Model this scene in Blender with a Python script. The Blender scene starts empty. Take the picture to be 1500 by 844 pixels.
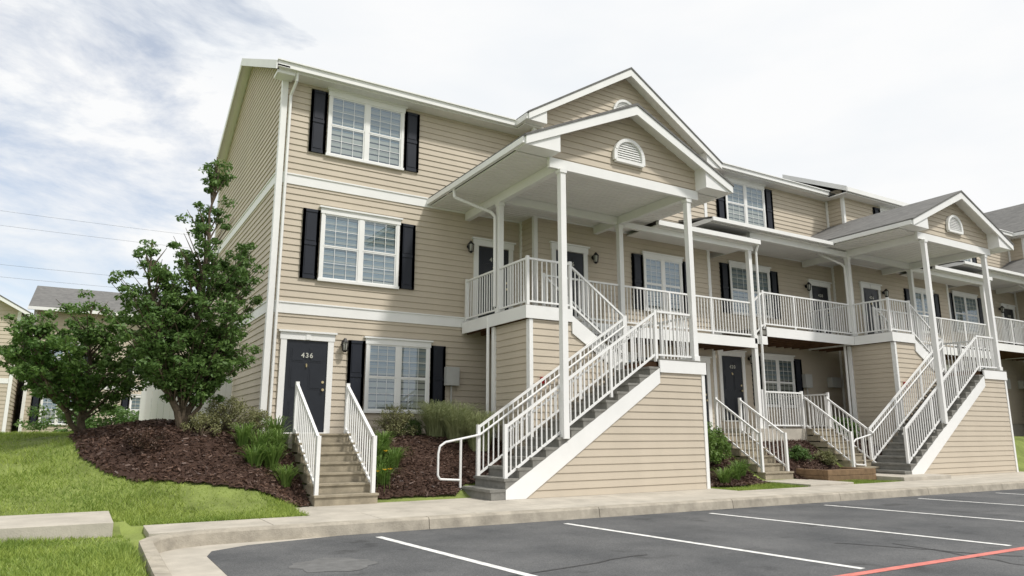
import bpy, math, random
import numpy as np
from mathutils import Vector, Matrix
random.seed(7); rng=np.random.default_rng(7)
scene=bpy.context.scene
scene.view_settings.view_transform='Standard'
scene.view_settings.look='None'
scene.view_settings.exposure=0

# ------------------------------------------------------------ materials
def nodes(m):
    m.use_nodes=True
    return m.node_tree.nodes, m.node_tree.links
def mat(name,col,rough=0.7,var=0.12,scale=3.0,bump=0.0,bscale=60,spec=0.3,metal=0,detail=6,col2=None,stretch=None):
    m=bpy.data.materials.new(name); n,l=nodes(m)
    b=n['Principled BSDF']; b.inputs['Roughness'].default_value=rough
    b.inputs['Specular IOR Level'].default_value=spec; b.inputs['Metallic'].default_value=metal
    tc=n.new('ShaderNodeTexCoord')
    nz=n.new('ShaderNodeTexNoise'); nz.inputs['Scale'].default_value=scale; nz.inputs['Detail'].default_value=detail
    nz.inputs['Roughness'].default_value=0.65
    if stretch:
        mp=n.new('ShaderNodeMapping'); mp.inputs['Scale'].default_value=stretch
        l.new(tc.outputs['Object'],mp.inputs[0]); l.new(mp.outputs[0],nz.inputs['Vector'])
    else: l.new(tc.outputs['Object'],nz.inputs['Vector'])
    r=n.new('ShaderNodeValToRGB')
    c2=col2 if col2 else tuple(min(1,c*(1+var)) for c in col)
    c1=tuple(c*(1-var) for c in col)
    r.color_ramp.elements[0].position=0.3; r.color_ramp.elements[1].position=0.7
    r.color_ramp.elements[0].color=(*c1,1); r.color_ramp.elements[1].color=(*c2,1)
    l.new(nz.outputs['Fac'],r.inputs['Fac']); l.new(r.outputs['Color'],b.inputs['Base Color'])
    if bump>0:
        n2=n.new('ShaderNodeTexNoise'); n2.inputs['Scale'].default_value=bscale; n2.inputs['Detail'].default_value=4
        l.new(tc.outputs['Object'],n2.inputs['Vector'])
        bp=n.new('ShaderNodeBump'); bp.inputs['Strength'].default_value=bump; bp.inputs['Distance'].default_value=0.02
        l.new(n2.outputs['Fac'],bp.inputs['Height']); l.new(bp.outputs['Normal'],b.inputs['Normal'])
    return m
M={}
M['siding']=mat('vinyl_siding_beige',(0.515,0.452,0.362),0.6,0.055,1.1,0.05,25,stretch=(1,1,.35))
M['trim']=mat('white_trim',(0.8,0.8,0.785),0.45,0.04,1.5)
M['ceil']=mat('white_soffit',(0.78,0.77,0.745),0.6,0.03,2)
M['shut']=mat('black_shutter',(0.016,0.019,0.028),0.45,0.1,3)
M['door']=mat('charcoal_door',(0.020,0.023,0.030),0.35,0.1,3)
M['rail']=mat('white_rail_paint',(0.8,0.8,0.79),0.35,0.03,2)
M['tread']=mat('grey_tread',(0.22,0.215,0.195),0.85,0.2,6,0.3,80)
M['conc']=mat('concrete',(0.45,0.415,0.355),0.9,0.2,1.8,0.25,70,detail=10)
M['kerb']=mat('kerb_concrete',(0.37,0.335,0.275),0.9,0.3,3.5,0.35,50,detail=10)
M['steps']=mat('weathered_step_concrete',(0.31,0.27,0.2),0.9,0.3,4,0.3,60)
M['wood']=mat('brown_joist_wood',(0.12,0.065,0.035),0.8,0.3,5)
M['timber']=mat('timber',(0.2,0.13,0.075),0.85,0.3,6,0.3,40)
M['dark']=mat('dark_interior',(0.03,0.033,0.036),0.8,0.1,2)
M['blind']=mat('window_blind',(0.27,0.32,0.345),0.6,0.08,1.2)
M['metal']=mat('lantern_metal',(0.02,0.02,0.02),0.4,0.1,3)
M['glassy']=mat('lantern_glass',(0.5,0.5,0.45),0.2,0.1,3)
M['brass']=mat('brass',(0.6,0.5,0.3),0.3,0.1,3,metal=0.8)
M['red']=mat('red_alarm',(0.4,0.02,0.02),0.4,0.05,3)
M['grey']=mat('utility_grey',(0.45,0.45,0.43),0.5,0.06,3)
M['bark']=mat('bark',(0.11,0.085,0.06),0.95,0.35,14,0.6,40)
M['line']=mat('line_paint_white',(0.70,0.70,0.68),0.7,0.3,9,detail=12)
M['redline']=mat('line_paint_red',(0.60,0.19,0.16),0.7,0.3,9,detail=12)
M['mulch']=mat('mulch',(0.05,0.028,0.02),0.95,0.5,40,1.0,50)
M['void']=mat('cable',(0.14,0.14,0.15),0.6,0.1,2)
M['patch']=mat('asphalt_patch',(0.15,0.15,0.148),0.9,0.2,8,0.4,90)
M['tar']=mat('crack_sealant',(0.05,0.05,0.052),0.6,0.2,8)
def asphalt():
    m=bpy.data.materials.new('asphalt'); n,l=nodes(m); b=n['Principled BSDF']; b.inputs['Roughness'].default_value=0.85
    b.inputs['Specular IOR Level'].default_value=0.3
    tc=n.new('ShaderNodeTexCoord')
    a=n.new('ShaderNodeTexNoise'); a.inputs['Scale'].default_value=0.55; a.inputs['Detail'].default_value=9; a.inputs['Roughness'].default_value=0.65
    c=n.new('ShaderNodeTexNoise'); c.inputs['Scale'].default_value=110; c.inputs['Detail'].default_value=3
    l.new(tc.outputs['Object'],a.inputs['Vector']); l.new(tc.outputs['Object'],c.inputs['Vector'])
    r=n.new('ShaderNodeValToRGB'); e=r.color_ramp.elements
    e[0].position=0.34; e[0].color=(0.074,0.077,0.081,1); e[1].position=0.66; e[1].color=(0.145,0.146,0.147,1)
    l.new(a.outputs['Fac'],r.inputs['Fac'])
    r2=n.new('ShaderNodeValToRGB'); e=r2.color_ramp.elements
    e[0].position=0.35; e[0].color=(0.6,0.6,0.6,1); e[1].position=0.7; e[1].color=(1.35,1.35,1.35,1)
    l.new(c.outputs['Fac'],r2.inputs['Fac'])
    mx=n.new('ShaderNodeMixRGB'); mx.blend_type='MULTIPLY'; mx.inputs[0].default_value=1
    l.new(r.outputs['Color'],mx.inputs[1]); l.new(r2.outputs['Color'],mx.inputs[2])
    # oil spots
    v=n.new('ShaderNodeTexNoise'); v.inputs['Scale'].default_value=1.7; v.inputs['Detail'].default_value=3
    l.new(tc.outputs['Object'],v.inputs['Vector'])
    r3=n.new('ShaderNodeValToRGB'); e=r3.color_ramp.elements
    e[0].position=0.27; e[0].color=(0.62,0.62,0.62,1); e[1].position=0.38; e[1].color=(1,1,1,1)
    l.new(v.outputs['Fac'],r3.inputs['Fac'])
    m2=n.new('ShaderNodeMixRGB'); m2.blend_type='MULTIPLY'; m2.inputs[0].default_value=1
    l.new(mx.outputs['Color'],m2.inputs[1]); l.new(r3.outputs['Color'],m2.inputs[2]); l.new(m2.outputs['Color'],b.inputs['Base Color'])
    bp=n.new('ShaderNodeBump'); bp.inputs['Strength'].default_value=0.35; bp.inputs['Distance'].default_value=0.01
    l.new(c.outputs['Fac'],bp.inputs['Height']); l.new(bp.outputs['Normal'],b.inputs['Normal'])
    return m
M['asphalt']=asphalt()
def shingle():
    m=bpy.data.materials.new('asphalt_shingle'); n,l=nodes(m); b=n['Principled BSDF']; b.inputs['Roughness'].default_value=0.95
    tc=n.new('ShaderNodeTexCoord')
    mp=n.new('ShaderNodeMapping'); mp.inputs['Scale'].default_value=(1,1,2.2)
    v=n.new('ShaderNodeTexVoronoi'); v.inputs['Scale'].default_value=5
    c=n.new('ShaderNodeTexNoise'); c.inputs['Scale'].default_value=60
    l.new(tc.outputs['Object'],mp.inputs[0]); l.new(mp.outputs[0],v.inputs['Vector']); l.new(tc.outputs['Object'],c.inputs['Vector'])
    r=n.new('ShaderNodeValToRGB'); e=r.color_ramp.elements
    e[0].color=(0.085,0.085,0.083,1); e[1].color=(0.21,0.205,0.195,1)
    mx=n.new('ShaderNodeMixRGB'); mx.inputs[0].default_value=0.5
    l.new(v.outputs['Color'],mx.inputs[1]); l.new(c.outputs['Fac'],mx.inputs[2])
    l.new(mx.outputs['Color'],r.inputs['Fac']); l.new(r.outputs['Color'],b.inputs['Base Color'])
    return m
M['roof']=shingle()
def glass():
    m=bpy.data.materials.new('window_glass'); n,l=nodes(m)
    n.remove(n['Principled BSDF']); out=n['Material Output']
    t=n.new('ShaderNodeBsdfTransparent'); t.inputs[0].default_value=(0.72,0.8,0.84,1)
    g=n.new('ShaderNodeBsdfGlossy'); g.inputs['Roughness'].default_value=0.02; g.inputs[0].default_value=(0.8,0.9,1,1)
    tc=n.new('ShaderNodeTexCoord'); nz=n.new('ShaderNodeTexNoise'); nz.inputs['Scale'].default_value=1.3
    bp=n.new('ShaderNodeBump'); bp.inputs['Strength'].default_value=0.1; bp.inputs['Distance'].default_value=0.03
    l.new(tc.outputs['Object'],nz.inputs['Vector']); l.new(nz.outputs['Fac'],bp.inputs['Height']); l.new(bp.outputs['Normal'],g.inputs['Normal'])
    mx=n.new('ShaderNodeMixShader'); mx.inputs[0].default_value=0.18
    l.new(t.outputs[0],mx.inputs[1]); l.new(g.outputs[0],mx.inputs[2]); l.new(mx.outputs[0],out.inputs['Surface'])
    return m
M['glass']=glass()
def leaf(name,c1,c2,trans=0.35):
    m=bpy.data.materials.new(name); n,l=nodes(m); out=n['Material Output']; b=n['Principled BSDF']
    b.inputs['Roughness'].default_value=0.5; b.inputs['Specular IOR Level'].default_value=0.35
    g=n.new('ShaderNodeNewGeometry'); r=n.new('ShaderNodeValToRGB')
    r.color_ramp.elements[0].color=(*c1,1); r.color_ramp.elements[1].color=(*c2,1)
    tc=n.new('ShaderNodeTexCoord'); nz=n.new('ShaderNodeTexNoise'); nz.inputs['Scale'].default_value=0.9; nz.inputs['Detail'].default_value=5
    l.new(tc.outputs['Object'],nz.inputs['Vector'])
    mr=n.new('ShaderNodeMapRange'); mr.inputs['From Min'].default_value=.3; mr.inputs['From Max'].default_value=.7
    l.new(nz.outputs['Fac'],mr.inputs['Value'])
    mm=n.new('ShaderNodeMixRGB'); mm.inputs[0].default_value=.5
    l.new(g.outputs['Random Per Island'],mm.inputs[1]); l.new(mr.outputs[0],mm.inputs[2])
    l.new(mm.outputs[0],r.inputs['Fac']); l.new(r.outputs['Color'],b.inputs['Base Color'])
    if trans>0:
        t=n.new('ShaderNodeBsdfTranslucent'); l.new(r.outputs['Color'],t.inputs[0])
        mx=n.new('ShaderNodeMixShader'); mx.inputs[0].default_value=trans
        l.new(b.outputs[0],mx.inputs[1]); l.new(t.outputs[0],mx.inputs[2]); l.new(mx.outputs[0],out.inputs['Surface'])
    return m
M['leafA']=leaf('tree_leaf',(0.045,0.11,0.025),(0.17,0.27,0.075))
M['leafB']=leaf('tree_leaf_light',(0.055,0.13,0.03),(0.19,0.30,0.075))
M['lawnblade']=leaf('grass_blade',(0.11,0.20,0.03),(0.42,0.50,0.11),0.3)
M['lily']=leaf('lily_leaf',(0.08,0.17,0.03),(0.23,0.33,0.085))
M['orn']=leaf('ornamental_grass',(0.20,0.25,0.11),(0.45,0.48,0.26))
M['olive']=leaf('olive_shrub',(0.15,0.16,0.07),(0.34,0.34,0.16))
M['yellow']=leaf('yellow_petal',(0.7,0.4,0.02),(0.8,0.55,0.05))
M['chip']=leaf('mulch_chip',(0.028,0.014,0.010),(0.15,0.088,0.062),0.0)
M['far']=leaf('distant_foliage',(0.05,0.085,0.04),(0.10,0.15,0.06),0.1)
M['ground']=mat('grass_soil',(0.15,0.19,0.05),0.95,0.3,1.2,0.8,30,col2=(0.27,0.33,0.09))

# ------------------------------------------------------------ builders
class Part:
    def __init__(s,name,m,off): s.name=name;s.m=m;s.v=[];s.f=[];s.off=off
    def add(s,vs,fs):
        k=len(s.v); ox,oy,oz=s.off()
        s.v+= [(a+ox,b+oy,c+oz) for a,b,c in vs]; s.f+=[tuple(i+k for i in f) for f in fs]
    def box(s,x0,x1,y0,y1,z0,z1):
        if x0>x1:x0,x1=x1,x0
        if y0>y1:y0,y1=y1,y0
        if z0>z1:z0,z1=z1,z0
        s.add([(x0,y0,z0),(x1,y0,z0),(x1,y1,z0),(x0,y1,z0),(x0,y0,z1),(x1,y0,z1),(x1,y1,z1),(x0,y1,z1)],
              [(0,3,2,1),(4,5,6,7),(0,1,5,4),(1,2,6,5),(2,3,7,6),(3,0,4,7)])
    def extr(s,pts,vec):
        n=len(pts); q=[(p[0]+vec[0],p[1]+vec[1],p[2]+vec[2]) for p in pts]
        s.add(list(pts)+q,[tuple(range(n)),tuple(range(2*n-1,n-1,-1))]+[(i,i+n,(i+1)%n+n,(i+1)%n) for i in range(n)])
    def xz(s,pts,y0,y1): s.extr([(p[0],y0,p[1]) for p in pts],(0,y1-y0,0))
    def yz(s,pts,x0,x1): s.extr([(x0,p[0],p[1]) for p in pts],(x1-x0,0,0))
    def quad(s,a,b,c,d): s.add([a,b,c,d],[(0,1,2,3)])
    def beam(s,p,q,w,h):
        p=Vector(p);q=Vector(q);d=(q-p).normalized()
        up=Vector((0,0,1)) if abs(d.z)<0.95 else Vector((0,1,0))
        r=d.cross(up).normalized(); u=r.cross(d)
        r*=w/2;u*=h/2
        vs=[tuple(x) for x in (p-r-u,p+r-u,p+r+u,p-r+u,q-r-u,q+r-u,q+r+u,q-r+u)]
        s.add(vs,[(0,1,2,3),(7,6,5,4),(0,4,5,1),(1,5,6,2),(2,6,7,3),(3,7,4,0)])
    def cone(s,p,q,r0,r1,n=8):
        p=Vector(p);q=Vector(q);d=(q-p).normalized()
        up=Vector((0,0,1)) if abs(d.z)<0.95 else Vector((0,1,0))
        r=d.cross(up).normalized(); u=r.cross(d); vs=[]
        for c,rr in((p,r0),(q,r1)):
            for i in range(n):
                a=2*math.pi*i/n; vs.append(tuple(c+r*math.cos(a)*rr+u*math.sin(a)*rr))
        s.add(vs,[(i,(i+1)%n,(i+1)%n+n,i+n) for i in range(n)]+[tuple(range(n-1,-1,-1)),tuple(range(n,2*n))])
    def tube(s,pts,r,n=8):
        for a,b in zip(pts[:-1],pts[1:]):
            s.cone(a,b,r,r,n)
    def siding(s,o,u,nrm,poly,row=0.15,off=0.02):
        o=Vector(o);u=Vector(u);nrm=Vector(nrm)
        zs=[p[1] for p in poly]; z0,z1=min(zs),max(zs)
        def iv(z):
            xs=[]
            for i in range(len(poly)):
                a,b=poly[i],poly[(i+1)%len(poly)]
                if (a[1]-z)*(b[1]-z)<0:
                    xs.append(a[0]+(b[0]-a[0])*(z-a[1])/(b[1]-a[1]))
            return (min(xs),max(xs)) if len(xs)>=2 else None
        k=math.floor(z0/row)
        def P(x,z,d): return tuple(o+u*x+nrm*d+Vector((0,0,z)))
        while k*row<z1:
            a=k*row;b=a+row
            cuts=sorted(set([max(a,z0),min(b,z1)]+[z for z in zs if a<z<b]))
            for c,d in zip(cuts[:-1],cuts[1:]):
                if d-c<1e-4: continue
                e=min(1e-4,(d-c)/10)
                i0=iv(c+e);i1=iv(d-e)
                if not i0 or not i1: continue
                oc=off*(1-(c-a)/row); od=off*(1-(d-a)/row)
                s.quad(P(i0[0],c,oc),P(i0[1],c,oc),P(i1[1],d,od),P(i1[0],d,od))
            if a>z0:
                i0=iv(a+1e-4)
                if i0: s.quad(P(i0[0],a,0),P(i0[1],a,0),P(i0[1],a,off),P(i0[0],a,off))
            k+=1
class Obj:
    def __init__(s,name):
        s.e=bpy.data.objects.new(name,None); scene.collection.objects.link(s.e); s.parts={}; s.o=(0,0,0); s.extra=[]
    def p(s,name,m):
        if name not in s.parts: s.parts[name]=Part(name,m,lambda:s.o)
        return s.parts[name]
    def done(s,bevel=0):
        for n,p in s.parts.items():
            me=bpy.data.meshes.new(n); me.from_pydata(p.v,[],p.f); me.update()
            ob=bpy.data.objects.new(n,me); scene.collection.objects.link(ob); ob.parent=s.e
            me.materials.append(M[p.m])
            if bevel:
                b=ob.modifiers.new('bevel','BEVEL'); b.width=bevel; b.segments=2; b.limit_method='ANGLE'
def single(name,part,smooth=False):
    me=bpy.data.meshes.new(name); me.from_pydata(part.v,[],part.f); me.update()
    ob=bpy.data.objects.new(name,me); scene.collection.objects.link(ob); me.materials.append(M[part.m]); return ob
def newpart(m): return Part('x',m,lambda:(0,0,0))
def npmesh(name,V,F,m,parent=None):
    me=bpy.data.meshes.new(name); nv=len(V); nf=len(F); k=F.shape[1]
    me.vertices.add(nv); me.vertices.foreach_set('co',V.astype(np.float32).ravel())
    me.loops.add(nf*k); me.loops.foreach_set('vertex_index',F.astype(np.int32).ravel())
    me.polygons.add(nf); me.polygons.foreach_set('loop_start',np.arange(0,nf*k,k,dtype=np.int32))
    me.polygons.foreach_set('loop_total',np.full(nf,k,dtype=np.int32))
    me.update(calc_edges=True); me.materials.append(M[m])
    ob=bpy.data.objects.new(name,me); scene.collection.objects.link(ob)
    if parent: ob.parent=parent
    return ob

# ------------------------------------------------------------ components
POSTS=[]
def railing(part,p,q,h=1.05,sp=0.115,post0=True,post1=True,low=0.09,ext=0.0):
    p=Vector(p);q=Vector(q); L=math.hypot(q.x-p.x,q.y-p.y)
    up=Vector((0,0,1)); jit=.0015*(len(POSTS)%5)
    part.beam(p+up*(h+jit),q+up*(h+jit),0.055-jit,0.045)
    part.beam(p+up*low,q+up*low,0.04-jit,0.04)
    n=max(2,int(L/sp))
    for i in range(1,n):
        c=p.lerp(q,i/n); part.box(c.x-.011,c.x+.011,c.y-.011,c.y+.011,c.z+low,c.z+h-.01)
    o=Vector(part.off())
    for c,f in((p,post0),(q,post1)):
        if f:
            w=c+o
            if any((w-k).length<.16 for k in POSTS): continue
            POSTS.append(w)
            part.box(c.x-.033,c.x+.033,c.y-.033,c.y+.033,c.z-.08,c.z+h+.06)
    m=int(L/1.9)
    for i in range(1,m+1):
        c=p.lerp(q,i/(m+1)); part.box(c.x-.026,c.x+.026,c.y-.026,c.y+.026,c.z-.05,c.z+h-.003)
def window(B,cx,z0,z1,w,y,shut=True,blind=0.5,header=True):
    t=B.p('window_frames','trim'); g=B.p('window_glass','glass'); bl=B.p('window_blinds','blind'); dk=B.p('window_interior','dark')
    x0,x1=cx-w/2,cx+w/2
    f=0.07
    t.box(x0,x0+f,y-.065,y,z0,z1); t.box(x1-f,x1,y-.065,y,z0,z1)
    t.box(x0-.02,x1+.02,y-.085,y,z0-.06,z0)
    t.box(x0-.02,x1+.02,y-.075,y,z1,z1+.13)
    if header:
        t.box(x0-.06,x1+.06,y-.11,y,z1+.13,z1+.17)
    t.box(cx-.05,cx+.05,y-.06,y,z0,z1)
    dk.box(x0+f,x1-f,y-.004,y+.02,z0,z1)
    for a,b in((x0+f,cx-.05),(cx+.05,x1-f)):
        zm=(z0+z1)/2
        for s0,s1,yy in((z0,zm,-.045),(zm,z1,-.052)):
            sw=.032
            t.box(a,b,y+yy,y+yy+.02,s0,s0+sw); t.box(a,b,y+yy,y+yy+.02,s1-sw,s1)
            t.box(a,a+sw,y+yy+.001,y+yy+.02,s0+sw,s1-sw); t.box(b-sw,b,y+yy+.001,y+yy+.02,s0+sw,s1-sw)
            g.quad((a,y+yy+.008,s0),(b,y+yy+.008,s0),(b,y+yy+.008,s1),(a,y+yy+.008,s1))
            for k in(1,2):
                xx=a+(b-a)*k/3; t.box(xx-.005,xx+.005,y+yy+.004,y+yy+.014,s0+sw,s1-sw)
            zz=(s0+s1)/2; t.box(a+sw,b-sw,y+yy+.005,y+yy+.013,zz-.005,zz+.005)
        zb=z1-(z1-z0)*blind*random.uniform(.92,1.0)
        z=z1-.03
        while z>zb:
            bl.quad((a+.01,y-.018,z-.028),(b-.01,y-.018,z-.028),(b-.01,y-.008,z),(a+.01,y-.008,z)); z-=.033
    if shut:
        s=B.p('shutters','shut')
        for a,b in((x0-.42,x0-.03),(x1+.03,x1+.42)):
            s.box(a,b,y-.045,y,z0-.03,z1+.06)
            zz0=z0-.03;H=z1+.09-z0; 
            for u,v in((.05,.47),(.53,.95)):
                s.box(a,a+.06,y-.062,y-.044,zz0,zz0+H); s.box(b-.06,b,y-.062,y-.044,zz0,zz0+H)
                s.box(a+.09,b-.09,y-.056,y-.044,zz0+H*u+.03,zz0+H*v-.03)
            for u in(0,.48,.96):
                s.box(a+.06,b-.06,y-.062,y-.044,zz0+H*u,zz0+min(H*u+.07,H))
def text(B,s,x,y,z,size=.15):
    cu=bpy.data.curves.new('door_number','FONT'); cu.body=s; cu.size=size; cu.align_x='CENTER'; cu.extrude=.003; cu.offset=.003; cu.space_character=1.25
    ob=bpy.data.objects.new('door_number',cu); scene.collection.objects.link(ob)
    ob.location=(x+B.o[0],y+B.o[1],z+B.o[2]); ob.rotation_euler=(math.radians(90),0,0); ob.parent=B.e
    cu.materials.append(M['glassy'])
def door(B,cx,z,y,num=None,w=.92,h=2.03):
    t=B.p('door_frames','trim'); d=B.p('doors','door'); k=B.p('door_hardware','brass')
    x0,x1=cx-w/2,cx+w/2
    d.box(x0,x1,y-.03,y,z+.02,z+h)
    for a,b in((x0+.1,cx-.05),(cx+.05,x1-.1)):
        for u,v in((.2,.72),(.95,1.45),(1.55,1.88)):
            d.box(a,b,y-.036,y-.029,z+u,z+v); d.box(a+.035,b-.035,y-.044,y-.035,z+u+.035,z+v-.035)
    f=.13
    t.box(x0-f,x0,y-.06,y,z,z+h+.01); t.box(x1,x1+f,y-.06,y,z,z+h+.01)
    t.box(x0-f-.02,x1+f+.02,y-.07,y,z+h+.01,z+h+.17)
    t.box(x0-f-.06,x1+f+.06,y-.11,y,z+h+.17,z+h+.21)
    t.box(cx-.05,cx+.05,y-.085,y-.069,z+h+.02,z+h+.165)
    t.box(x0,x1,y-.1,y,z-.02,z+.02)
    k.cone((x1-.08,y-.03,z+.95),(x1-.08,y-.09,z+.95),.03,.03); k.cone((x1-.08,y-.03,z+1.12),(x1-.08,y-.05,z+1.12),.03,.03)
    k.cone((cx,y-.03,z+1.5),(cx,y-.05,z+1.5),.025,.01); k.cone((cx,y-.045,z+1.44),(cx,y-.045,z+1.5),.02,.02)
    if num: text(B,num,cx,y-.058,z+1.65)
def lantern(B,x,y,z):
    m=B.p('wall_lanterns','metal'); g=B.p('lantern_glass','glassy')
    m.cone((x,y,z),(x,y-.025,z),.06,.06,10); m.beam((x,y-.02,z+.05),(x,y-.12,z+.08),.02,.02)
    m.cone((x,y-.12,z+.04),(x,y-.12,z+.13),.09,.02,6); m.cone((x,y-.12,z-.19),(x,y-.12,z-.15),.03,.06,6)
    g.cone((x,y-.12,z-.14),(x,y-.12,z+.035),.045,.065,6)
    for i in range(6):
        a=i*math.pi/3+.5
        m.beam((x+.055*math.cos(a),y-.12+.055*math.sin(a),z-.16),(x+.08*math.cos(a),y-.12+.08*math.sin(a),z+.05),.012,.012)
def vent(B,cx,z,y,r=.4):
    t=B.p('gable_vents','trim'); lv=B.p('gable_vent_louvres','trim')
    pts=[];n=20
    for i in range(n+1):
        a=math.pi*i/n; pts.append((cx+r*math.cos(a),z+.14+r*math.sin(a)*.95))
    pts.append((cx-r,z));pts.append((cx+r,z))
    for a,b in zip(pts,pts[1:]+pts[:1]):
        t.beam((a[0],y-.045,a[1]),(b[0],y-.045,b[1]),.09,.075)
    zz=z+.03
    while zz<z+.14+r*.88:
        hh=zz-z-.14
        hw=r if hh<0 else r*math.sqrt(max(0,1-(hh/(r*.95))**2))
        hw-=.02
        if hw>.03: lv.quad((cx-hw,y-.062,zz),(cx+hw,y-.062,zz),(cx+hw,y-.03,zz+.05),(cx-hw,y-.03,zz+.05))
        zz+=.055
    lv.xz(pts,y-.029,y)
def gable_roof_y(B,cx,half,ze,za,y0,y1,board=.2,th=.05,roofname='roof'):
    r=B.p(roofname,'roof'); t=B.p('rake_boards','trim')
    for s in(-1,1):
        e=(cx+s*half); 
        r.xz([(e+s*.03,ze-.015),(cx,za),(cx,za+th*1.1),(e+s*.03,ze+th-.02)],y0-.02,y1)
        t.xz([(e,ze-board*.9),(cx,za-board*1.1),(cx,za-.003),(e,ze-.003)],y0,y0+.035)
        t.xz([(e,ze-.05),(cx,za-.05),(cx,za-.006),(e,ze-.006)],y0+.036,y0+.42)
def steps_y(B,x0,x1,yf,zb,zt,n,run=.28,name='steps'):
    s=B.p(name,'steps'); r=(zt-zb)/n
    for i in range(n):
        s.box(x0,x1,yf+i*run,yf+(n)*run-.002*i,zb+i*r-(.3 if i==0 else 0),zb+(i+1)*r-.035)
        s.box(x0-.015,x1+.015,yf+i*run-.025,yf+(i+1)*run-.03,zb+(i+1)*r-.035,zb+(i+1)*r)
def entry_steps(x0,x1,yf,zb,zt,n,run=.27,rails=True):
    O=Obj('entry_steps'); steps_y(O,x0,x1,yf,zb,zt,n,run)
    rl=O.p('railings','rail'); r=(zt-zb)/n
    for x in(x0+.05,x1-.05):
        railing(rl,(x,yf+.12,zb+r),(x,yf+n*run,zt),h=.92,sp=.12)
    O.done()

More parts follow.
